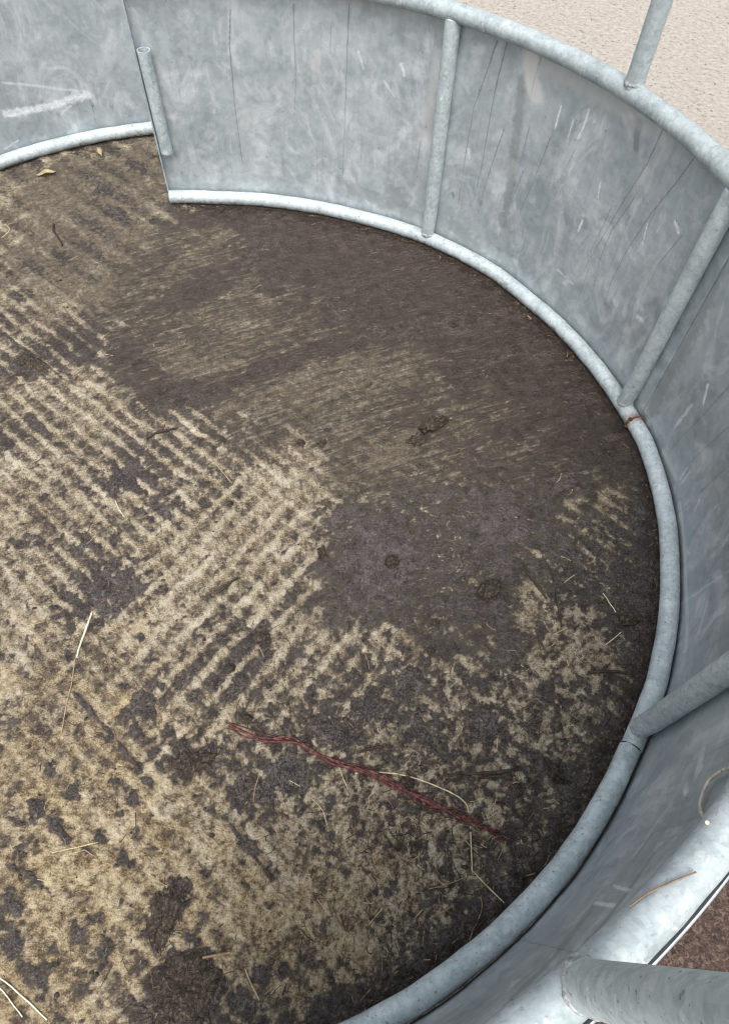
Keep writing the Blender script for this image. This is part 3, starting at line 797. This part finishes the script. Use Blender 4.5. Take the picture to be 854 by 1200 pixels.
MK3 = [('scuff', [on_left(*q) for q in p], w, a) for p, w, a in (
    ([(102, 112), (80, 118), (62, 124), (40, 129), (8, 134)], .014, .95), ([(98, 107), (70, 105), (45, 101), (4, 97)], .0045, .5), ([(100, 108), (96, 116)], .009, .95),
    ([(90, 110), (60, 126)], .010, .6), ([(84, 124), (72, 134)], .003, .6), ([(22, 165), (6, 175)], .0020, .8))]
MK3 += [('drip', [on_left(*q) for q in p], .0015, a) for p, a in (([(108, 122), (112, 140), (114, 146)], .8), ([(80, 45), (86, 60)], .4))]
V, F, TH, ZZ, S = sheet_np(L0, L1, .005, H - .004, lambda a, b: RL + TR + .0016 + 0 * a, LC, step=.003, seed=3)
mesh_np('sheet_panel', V, F, M_SHEET, fl, SL, paint_sheet(TH, ZZ, S, MK3, 3, .5, 60))

# ------------------------------------------------------------------ things lying on the floor
def strand_np(pts_px, r, n=None, lift=.0, wob=.0, seed=0, zfun=None):
    W = [at(*p)[:2] for p in pts_px]; W = [np.array([w[0], w[1], 0.0]) for w in W]
    n = n or 8 * len(W); P = spline(W, n)
    t = np.linspace(0, 1, n)
    P[:, 0] += wob * vn(t * 6, t * 0 + seed, 501); P[:, 1] += wob * vn(t * 6 + 40, t * 0 + seed, 502)
    zg = np.array([(zfun or gz)(x, y) for x, y, _ in P]); k = np.ones(5) / 5
    zs = np.maximum(np.convolve(np.pad(zg, 2, 'edge'), k, 'valid'), zg)
    P[:, 2] = zs + r * .6 + lift * np.sin(np.pi * t)
    return tube_np(P, r * (1 - .45 * np.abs(t - .45) ** 1.5), n=8)


def stalk(name, pts, r, mat, label, cat, group=None, lift=.002, wob=.0, extra=()):
    if cat == 'straw': r *= .78; lift = .001
    parts = [strand_np(pts, r, lift=lift, wob=wob, seed=len(label))] + [strand_np(e, r * .7, lift=lift) for e in extra]
    V, F = merge(parts); c = V.mean(0); c[2] = V[:, 2].min()
    return props(mesh_np(name, V, F, mat, None, c), label, cat, group)


# frayed red strand
pr = []; fr = []
main = [(268, 850), (285, 858), (310, 866), (340, 870), (362, 880), (390, 893), (415, 901), (440, 907), (470, 922), (500, 940), (535, 955), (560, 966), (583, 978)]
for k in range(7):
    a0, a1 = (0, len(main)) if k < 3 else [(0, 8), (4, 12), (5, 13), (7, 13)][k - 3]
    q = [(x + random.gauss(0, 2.2), y + random.gauss(0, 2.5)) for x, y in main[a0:a1]]
    pr.append(strand_np(q, random.uniform(.0014, .0025), n=60, lift=.002, wob=.003, seed=k))
for k in range(30):
    i = random.randint(6, 12); x, y = main[i]
    q = [(x - 26, y - 13), (x, y + random.uniform(-4, 4)), (x + random.uniform(10, 26), y + random.uniform(2, 16))]
    fr.append(strand_np(q, .0008, n=24, lift=.003, wob=.002, seed=k + 20))
V, F = merge(pr); c = V.mean(0); c[2] = V[:, 2].min()
st_ = props(mesh_np('fibre_strand', V, F, M_RED, None, c), 'long dark red frayed strand lying across the floor, its lower end unravelled', 'strand')

V, F = merge(fr); mesh_np('loose_fibre', V, F, M_FRAY, st_, c)

GS = 'straw stalks on the floor and rail'
stalk('straw_stalk', [(416, 906), (440, 905), (470, 908), (500, 917), (530, 930), (545, 941), (549, 952)], .0018, M_STRAW, 'pale gold straw curving away from the red strand, touching its middle', 'straw', GS)
stalk('straw_stalk', [(551, 968), (552, 1000), (553, 1020)], .0016, M_STRAW, 'upright pale straw running down from the unravelled end of the red strand', 'straw', GS)
stalk('straw_stalk', [(553, 1020), (570, 1038), (590, 1058)], .0015, M_STRAW, 'slanting pale straw reaching the bottom rail below the red strand', 'straw', GS)
stalk('straw_stalk', [(530, 962), (545, 985), (560, 1000)], .0012, M_STRAWG, 'thin dull straw just under the unravelled end of the red strand', 'straw', GS)
stalk('straw_stalk', [(398, 900), (402, 912), (408, 925)], .0011, M_STRAW, 'short pale straw hanging below the middle of the red strand', 'straw', GS)
stalk('straw_stalk', [(60, 999), (85, 994), (115, 987)], .0013, M_STRAW, 'straight yellow straw lying between dark mud patches at lower left', 'straw', GS)
stalk('straw_stalk', [(508, 1075), (520, 1068), (530, 1062)], .0012, M_STRAWG, 'short dull straw lying in dark mud close to the bottom rail', 'straw', GS)
stalk('straw_stalk', [(502, 1042), (525, 1036), (545, 1028)], .0010, M_STRAWG, 'faint straw lying flat just above another short one near the rail', 'straw', GS)
stalk('straw_stalk', [(563, 1050), (564, 1066), (552, 1095), (542, 1115)], .0011, M_BROWN, 'bent brown straw ending against the bottom rail', 'straw', GS)
stalk('straw_stalk', [(706, 695), (713, 706), (721, 718)], .0014, M_WHITE, 'short pale straw in the dark mud beside the right-hand rail, upper of two', 'straw', GS)
stalk('straw_stalk', [(708, 756), (718, 749), (727, 741)], .0013, M_WHITE, 'short pale straw in the dark mud beside the right-hand rail, lower of two', 'straw', GS)
stalk('straw_stalk', [(0, 1146), (18, 1160), (38, 1178), (55, 1195)], .0017, M_WHITE, 'bleached straw in the bottom left corner, upper of a close pair', 'straw', GS)
stalk('straw_stalk', [(0, 1158), (10, 1170), (26, 1192)], .0015, M_WHITE, 'bleached straw in the bottom left corner, lower of a close pair', 'straw', GS)
stalk('straw_stalk', [(287, 1135), (294, 1152), (304, 1172)], .0020, M_STRAWG, 'stout straw lying beside a wide dark dung patch at the bottom', 'straw', GS)
stalk('straw_stalk', [(108, 718), (102, 735), (95, 752), (90, 770)], .0030, M_WHITE, 'thick bleached stalk lying below the dark mud patch on the left', 'straw', GS)
stalk('straw_stalk', [(88, 772), (84, 800), (76, 835), (72, 862)], .0016, M_STRAWG, 'long thin dull stalk continuing below the thick bleached one', 'straw', GS)
stalk('straw_stalk', [(303, 545), (315, 560), (335, 572)], .0012, M_STRAWG, 'thin dull straw on ridged concrete beside the swept mud', 'straw', GS) if False else None
stalk('straw_stalk', [(236, 524), (250, 540), (272, 566)], .0018, M_STRAWG, 'grey straw lying on light ridged concrete left of the swept mud', 'straw', GS)
stalk('straw_stalk', [(2, 278), (12, 270), (6, 262)], .0013, M_STRAW, 'small yellow straw at the left edge below the open section', 'straw', GS)
stalk('straw_stalk', [(135, 586), (140, 597), (146, 606)], .0014, M_WHITE, 'tiny white straw on ridged concrete above the left mud patch', 'straw', GS)
stalk('straw_stalk', [(365, 935), (378, 950), (383, 966)], .0010, M_STRAW, 'thin straw on lumpy concrete below the red strand', 'straw', GS)
stalk('straw_stalk', [(303, 910), (299, 925), (297, 940)], .0012, M_STRAWG, 'short dull straw standing up from the mud left of the red strand', 'straw', GS)

GT = 'dark sodden twigs on the floor'
stalk('twig', [(520, 908), (545, 907), (575, 906), (612, 900)], .0032, M_DARK, 'dark twig lying right of the red strand, pointing at the bottom rail', 'twig', GT, wob=.003, extra=([(560, 912), (585, 910), (600, 914)],))
stalk('twig', [(418, 882), (435, 877), (448, 874)], .0026, M_DARK, 'short dark twig just above the middle of the red strand', 'twig', GT)
stalk('twig', [(63, 262), (63, 270), (68, 278), (74, 288)], .0034, M_DARK, 'curved dark twig on brown concrete below the open feeder section', 'twig', GT)
stalk('twig', [(172, 514), (186, 507), (207, 502)], .0030, M_DARK, 'dark twig crossing the light concrete ridges left of the swept mud', 'twig', GT)
stalk('twig', [(256, 694), (266, 686), (278, 677)], .0030, M_DARK, 'dark twig lying along a light concrete ridge near the middle', 'twig', GT)
stalk('twig', [(238, 1122), (255, 1119), (270, 1116)], .0022, M_BROWN, 'brown twig beside the round dung patch at the bottom', 'twig', GT, lift=.004)
stalk('twig', [(618, 672), (628, 685), (640, 702)], .0028, M_DARK, 'dark twig on the pale bare patch beside the right-hand mud', 'twig', GT)
stalk('twig', [(642, 662), (650, 690), (658, 735)], .0022, M_DARK, 'long thin dark twig on the pale bare patch near the right rail', 'twig', GT)
stalk('twig', [(710, 900 - 182), (725, 722), (745, 723)], .0024, M_DARK, 'dark twig close to the inner side of the right rail', 'twig', GT)
stalk('twig', [(690, 788), (715, 787), (742, 790)], .0034, M_DARK, 'thick dark twig beside the rail above the third post', 'twig', GT)

# two dry leaves below the open section
def leaf(px, py, L, Wd, ang, label, curl):
    c = at(px, py); n, m_ = 14, 7; Vl = []
    for i in range(n):
        t = i / (n - 1); w = Wd * math.sin(math.pi * min(t * .95 + .03, 1)) ** .7
        for j in range(m_):
            s = j / (m_ - 1) * 2 - 1
            x = (t - .5) * L; y = s * w; zl = curl * (s * s) * .010 + .006 * math.sin(t * 3.1) + .002 * math.sin(t * 9 + s * 3)
            Vl.append((x * math.cos(ang) - y * math.sin(ang), x * math.sin(ang) + y * math.cos(ang), zl))
    Vl = np.array(Vl); n0 = len(Vl); Fl = grid_faces(n, m_)
    idx = np.arange(n0).reshape(n, m_); rim = np.concatenate([idx[:, 0], idx[-1, 1:], idx[-2::-1, -1], idx[0, -2:0:-1]])
    V2 = np.vstack([Vl + [0, 0, .0009], Vl]); F2 = np.vstack([Fl, Fl[:, ::-1] + n0, np.stack([rim, np.roll(rim, -1), np.roll(rim, -1) + n0, rim + n0], -1)])
    c[2] = gz(c[0], c[1]) + .001
    props(mesh_np('leaf', V2 + c, F2, M_LEAF, None, c), label, 'leaf', 'dry leaves below the open section')


leaf(55, 204, .062, .011, .45, 'dry yellow leaf on the floor, flatter and further left of two by the open section', .6)
leaf(117, 181, .050, .011, -.95, 'dry yellow curled leaf on the floor, close to the bottom rail of the open section', 1.3)

# dung clods, each a lump of its own
ICO3 = ico(4)
GC = 'dark dung clods on the floor'


def clod(px, py, w, d, h, ang, label, seed, fib=0):
    c = at(px, py); V0, F0 = ICO3; V = V0.copy()
    nz_ = fbm(V[:, 0] * 1.6 + seed, V[:, 1] * 1.6 + V[:, 2] * 1.9, 600 + seed, 3); n2 = fbm(V[:, 0] * 5 + seed, V[:, 1] * 5 + V[:, 2] * 4.2, 620 + seed, 3)
    V *= (1 + .55 * nz_ + .42 * n2)[:, None]
    V[:, 2] = np.where(V[:, 2] < -.25, -.25 + (V[:, 2] + .25) * .15, V[:, 2])
    a = math.radians(ang); x = V[:, 0] * w; y = V[:, 1] * d
    P = np.stack([x * math.cos(a) - y * math.sin(a), x * math.sin(a) + y * math.cos(a), (V[:, 2] + .2) * h * 1.7], -1)
    c[2] = gz(c[0], c[1]) - .0015
    o = props(mesh_np('dung_clod', P + c, F0, M_DUNG, None, c), label, 'dung', GC)
    if fib:
        r = random.Random(seed); parts = []
        for k in range(fib):
            an = r.uniform(0, 6.28); rr_ = r.uniform(0, .75); q = np.array([math.cos(an) * w * rr_, math.sin(an) * d * rr_, h * (.75 - .7 * rr_)])
            a2 = r.uniform(0, 6.28); L = r.uniform(.006, .016)
            e = q + np.array([math.cos(a2) * L, math.sin(a2) * L, r.uniform(-.3, .3) * h])
            parts.append(tube_np(spline([c + q, c + (q + e) / 2 + [0, 0, .002], c + e], 6), .0009, n=5))
        V, F = merge(parts); mesh_np('straw_fibre', V, F, M_DARK, o, c)
    return o


def heap(px, py, w, d, h, ang, label, seed, fib):
    """low trodden pile that thins out to nothing at its ragged edge, stuck full of fibres"""
    c = at(px, py); c[2] = 0; a = math.radians(ang); na, nr = 120, 26
    A, Rr = np.meshgrid(np.linspace(0, 2 * np.pi, na, endpoint=False), np.linspace(.02, 1, nr), indexing='ij')
    edge = 1 + .30 * fbm(np.cos(A) * 1.4 + seed, np.sin(A) * 1.4, 640 + seed, 3) + .16 * fbm(np.cos(A) * 6 + seed, np.sin(A) * 6, 650 + seed, 3)
    x = w * Rr * edge * np.cos(A); y = d * Rr * edge * np.sin(A)
    X = c[0] + x * math.cos(a) - y * math.sin(a); Y = c[1] + x * math.sin(a) + y * math.cos(a)
    lump = 1 + .55 * fbm(X * 70, Y * 70, 660 + seed, 4) + .35 * fbm(X * 180, Y * 180, 670 + seed, 3)
    Zg = np.array([gz(p, q) for p, q in zip(X.ravel(), Y.ravel())]).reshape(X.shape)
    sm = (1 - Rr ** 2); Z = Zg * (1 - .5 * sm) + Zg.mean() * .5 * sm + h * sm ** .8 * lump - .0028 * sst(Rr, .75, 1)
    V = np.stack([X, Y, Z], -1).reshape(-1, 3)
    F = grid_faces(nr, na, True); idx = (np.arange(na)[None, :] * nr + np.arange(nr)[:, None]).ravel(); F = idx[F][:, ::-1]
    o = props(mesh_np('dung_heap', V, F, M_DUNG, None, (c[0], c[1], 0)), label, 'dung', GC)
    r = random.Random(seed); parts = []
    for k in range(fib):
        i, j = r.randrange(na), int(nr * min(r.random() ** .6, .999)); p = V[i * nr + j]
        a2 = r.uniform(0, 6.28); L = r.uniform(.006, .024); e = p + [math.cos(a2) * L, math.sin(a2) * L, 0]
        md = (p + e) / 2 + [r.gauss(0, .0015), r.gauss(0, .0015), 0]
        P = np.array([p + [0, 0, .0006], md, e]); P[1, 2] = max(gz(*md[:2]), p[2] - .001) + r.uniform(.0005, .002); P[2, 2] = gz(*e[:2]) + .0008
        parts.append(tube_np(spline(P, 6), r.uniform(.0003, .0007), n=4))
    V2, F2 = merge(parts); fb = mesh_np('fibre', V2, F2, M_DARK, o, (c[0], c[1], 0)); fb['kind'] = 'stuff'
    return o


clod(506, 500, .036, .018, .016, 30, 'dark ragged dung clod on the swept mud, the farthest from the bottom', 1, 14)
clod(488, 516, .022, .015, .008, 10, 'low dark dung clod just below the farthest ragged one', 2)
clod(572, 694, .028, .018, .015, 50, 'olive brown dung clod at the edge of grey mud and the pale bare patch', 3, 8)
clod(459, 660, .014, .013, .012, 60, 'small stringy dung clod alone on the smooth grey mud', 4, 14)
clod(510, 730, .008, .007, .007, 0, 'pea-sized black dung clod in the middle of the mud, upper of two', 5)
clod(505, 763, .008, .007, .006, 0, 'pea-sized black dung clod in the middle of the mud, lower of two', 6)
heap(228, 892, .046, .020, .009, 8, 'wide fibrous dung heap left of the red strand', 7, 90)
clod(305, 748, .018, .010, .006, 5, 'flat dark dung clod on the light concrete above the red strand', 8, 4)
clod(271, 783, .009, .008, .007, 0, 'small round dung clod on light concrete, above left of the red strand', 9)
clod(377, 648, .010, .013, .009, 0, 'small brown dung clod at the left edge of the smooth grey mud', 10)
clod(353, 519, .010, .009, .008, 0, 'small dark dung clod in the swept light arc, left of a close pair', 11)
clod(377, 520, .011, .008, .008, 20, 'small dark dung clod in the swept light arc, right of a close pair', 12)
clod(477, 917, .011, .009, .010, 0, 'black dung clod touching the red strand where the pale straw leaves it', 13)
clod(270, 590, .007, .007, .006, 0, 'tiny black dung clod on the light concrete ridges near the middle', 14)
clod(648, 905, .020, .011, .010, -50, 'long dark dung clod near the rail below the third post', 15, 5)
clod(736, 728, .020, .013, .009, 10, 'dark dung clod between the pale straws beside the right rail', 16, 6)
heap(214, 1160, .062, .050, .007, 20, 'broad dung heap full of dark fibres at the bottom of the floor', 17, 340)
heap(193, 1072, .026, .052, .006, -8, 'long dung heap running up from the broad one at the bottom', 18, 160)
heap(38, 425, .055, .022, .007, -25, 'flat crumbly dung heap at the left edge beside the ridges', 19, 60)
clod(288, 856 - 14, .012, .008, .008, 0, 'dark dung clod just above the left end of the red strand', 20, 4)

# bits nobody could count
def litter():
    r = random.Random(3); groups = {0: [], 1: [], 2: []}
    zones = [((300, 760, 690, 1180), 420), ((560, 580, 770, 860), 160), ((0, 560, 330, 1180), 200), ((180, 250, 740, 760), 300), ((0, 180, 220, 560), 200), ((430, 900, 620, 1160), 380)]
    for (x0, y0, x1, y1), n in zones:
        for k in range(n):
            w = at(r.uniform(x0, x1), r.uniform(y0, y1))
            if math.hypot(w[0] - CX, w[1] - CY) > 1.10 and w[0] > -.6: continue
            L = r.choice((.005, .007, .009, .012, .016, .024, .034)); a = r.uniform(0, math.pi) if y0 > 500 else r.gauss(.6, .6)
            b = a + r.gauss(0, .35); wd = r.uniform(.0003, .0008)
            p0 = np.array([w[0], w[1]]); p1 = p0 + .5 * L * np.array([math.cos(a), math.sin(a)]); p2 = p1 + .5 * L * np.array([math.cos(b), math.sin(b)])
            P = [np.array([*q, gz(*q) + .0005 + r.uniform(0, .0012)]) for q in (p0, p1, p2)]
            groups[r.choices((0, 1, 2), (.62, .28, .10))[0]].append(tube_np(P, wd, n=4))
    for k in range(2000):                                   # packed against the foot of the rail
        th = r.uniform(-66, 101); rad = float(rp(th)) - TR - abs(r.gauss(0, .016)) + .006; a = math.radians(th)
        q = np.array([CX + rad * math.cos(a), CY + rad * math.sin(a)]); b = r.gauss(a + math.pi / 2, .7); L = r.uniform(.004, .022)
        e = q + L * np.array([math.cos(b), math.sin(b)])
        P = [np.array([*q, gz(*q) + r.uniform(0, .004)]), np.array([*((q + e) / 2), gz(*q) + r.uniform(.001, .006)]), np.array([*e, gz(*e) + r.uniform(0, .005)])]
        groups[r.choices((0, 1, 2), (.95, .045, .005))[0]].append(tube_np(P, r.uniform(.0004, .0011), n=4))
    return groups


g = litter()
for k, (nm, mt, lb) in enumerate((('dark_litter', M_DARK, 'dark chaff and rotted stalk bits strewn over the floor'),
                                  ('brown_litter', M_BROWN, 'brown chaff strewn over the floor'), ('straw_litter', M_STRAW, 'pale chaff specks strewn over the floor'))):
    V, F = merge(g[k]); props(mesh_np(nm, V, F, mt, None), lb, 'litter', kind='stuff')
V0, F0 = ico(1); r = random.Random(9); parts = []
for k in range(320):
    w = at(r.uniform(0, 770), r.uniform(240, 1190))
    if math.hypot(w[0] - CX, w[1] - CY) > 1.10 and w[0] > -.6: continue
    s = r.choice((.0012, .0016, .002, .0028, .004)) * r.uniform(.8, 1.3)
    V = V0 * (1 + .3 * np.array([r.uniform(-1, 1) for _ in range(len(V0))]))[:, None] * np.array([s * r.uniform(.8, 1.6), s, s * .6])
    parts.append((V + [w[0], w[1], gz(w[0], w[1]) + s * .15], F0))
V, F = merge(parts); props(mesh_np('mud_crumbs', V, F, M_DUNG, None), 'crumbs of dried dung strewn over the floor', 'litter', kind='stuff')

# stalks caught on the steel
def rail_stalk(pts3, r_, mat, label):
    V, F = tube_np(spline(pts3, 30), r_, n=8); c = V.mean(0)
    props(mesh_np('straw_stalk', V, F, mat, None, c), label, 'straw', GS)


def on_top(px, py, lift=.0015):
    """point on the upper skin of the top rail"""
    p = at(px, py, H + TR * .6); v = p[:2] - np.array([CX, CY]); d = np.linalg.norm(v) - R0
    hz = math.sqrt(max((TR + lift) ** 2 - min(d * d, (TR * .95) ** 2), 1e-6))
    p = at(px, py, H + hz); return p


rail_stalk([on_top(736, 1063), on_top(760, 1046), on_top(790, 1032), on_top(815, 1022, .004)], .0008, M_BROWN, 'thin brown stalk lying along the nearest stretch of the top rail')
q = []
for px, py in ((858, 900), (845, 903), (830, 915), (821, 935), (820, 950), (826, 962)):
    th, zq = on_ring(px, py, R0 + TR - .004); q.append(cyl(th, R0 + TR - .004, zq))
q[-1] = on_top(828, 964, .0016)
rail_stalk(q, .0021, M_WHITE, 'pale curled straw hanging from the top rail against the sheet on the right')

# ------------------------------------------------------------------ daylight
SUN_EL, SUN_AZ = math.radians(64), math.radians(178)          # azimuth clockwise from +Y
w = bpy.data.worlds.new("World"); scene.world = w; w.use_nodes = True
nt = w.node_tree; nt.nodes.clear()
sky = nt.nodes.new('ShaderNodeTexSky'); sky.sky_type = 'NISHITA'; sky.sun_disc = False
sky.sun_elevation = SUN_EL; sky.sun_rotation = SUN_AZ; sky.dust_density = 6.0; sky.air_density = 1.0; sky.ozone_density = 1.0
hs = nt.nodes.new('ShaderNodeHueSaturation'); hs.inputs['Saturation'].default_value = .34
bg = nt.nodes.new('ShaderNodeBackground'); bg.inputs[1].default_value = .15
wo = nt.nodes.new('ShaderNodeOutputWorld')
nt.links.new(sky.outputs[0], hs.inputs['Color']); nt.links.new(hs.outputs[0], bg.inputs[0]); nt.links.new(bg.outputs[0], wo.inputs[0])
sd = bpy.data.lights.new('sun', 'SUN'); sd.energy = .62; sd.angle = math.radians(38); sd.color = (1.0, .96, .90)
so = bpy.data.objects.new('sun', sd); col.objects.link(so)
dirv = Vector((math.sin(SUN_AZ) * math.cos(SUN_EL), math.cos(SUN_AZ) * math.cos(SUN_EL), math.sin(SUN_EL)))
so.rotation_euler = dirv.to_track_quat('Z', 'Y').to_euler(); so.location = (0, 0, 6)

vs_ = scene.view_settings
scene.display_settings.display_device = 'sRGB'
vs_.view_transform = 'Standard'; vs_.look = 'None'; vs_.gamma = 1.0; vs_.use_curve_mapping = False
vs_.exposure = .85
scene.cycles.max_bounces = 5
scene.cycles.use_denoising = True
scene.cycles.filter_width = 1.15
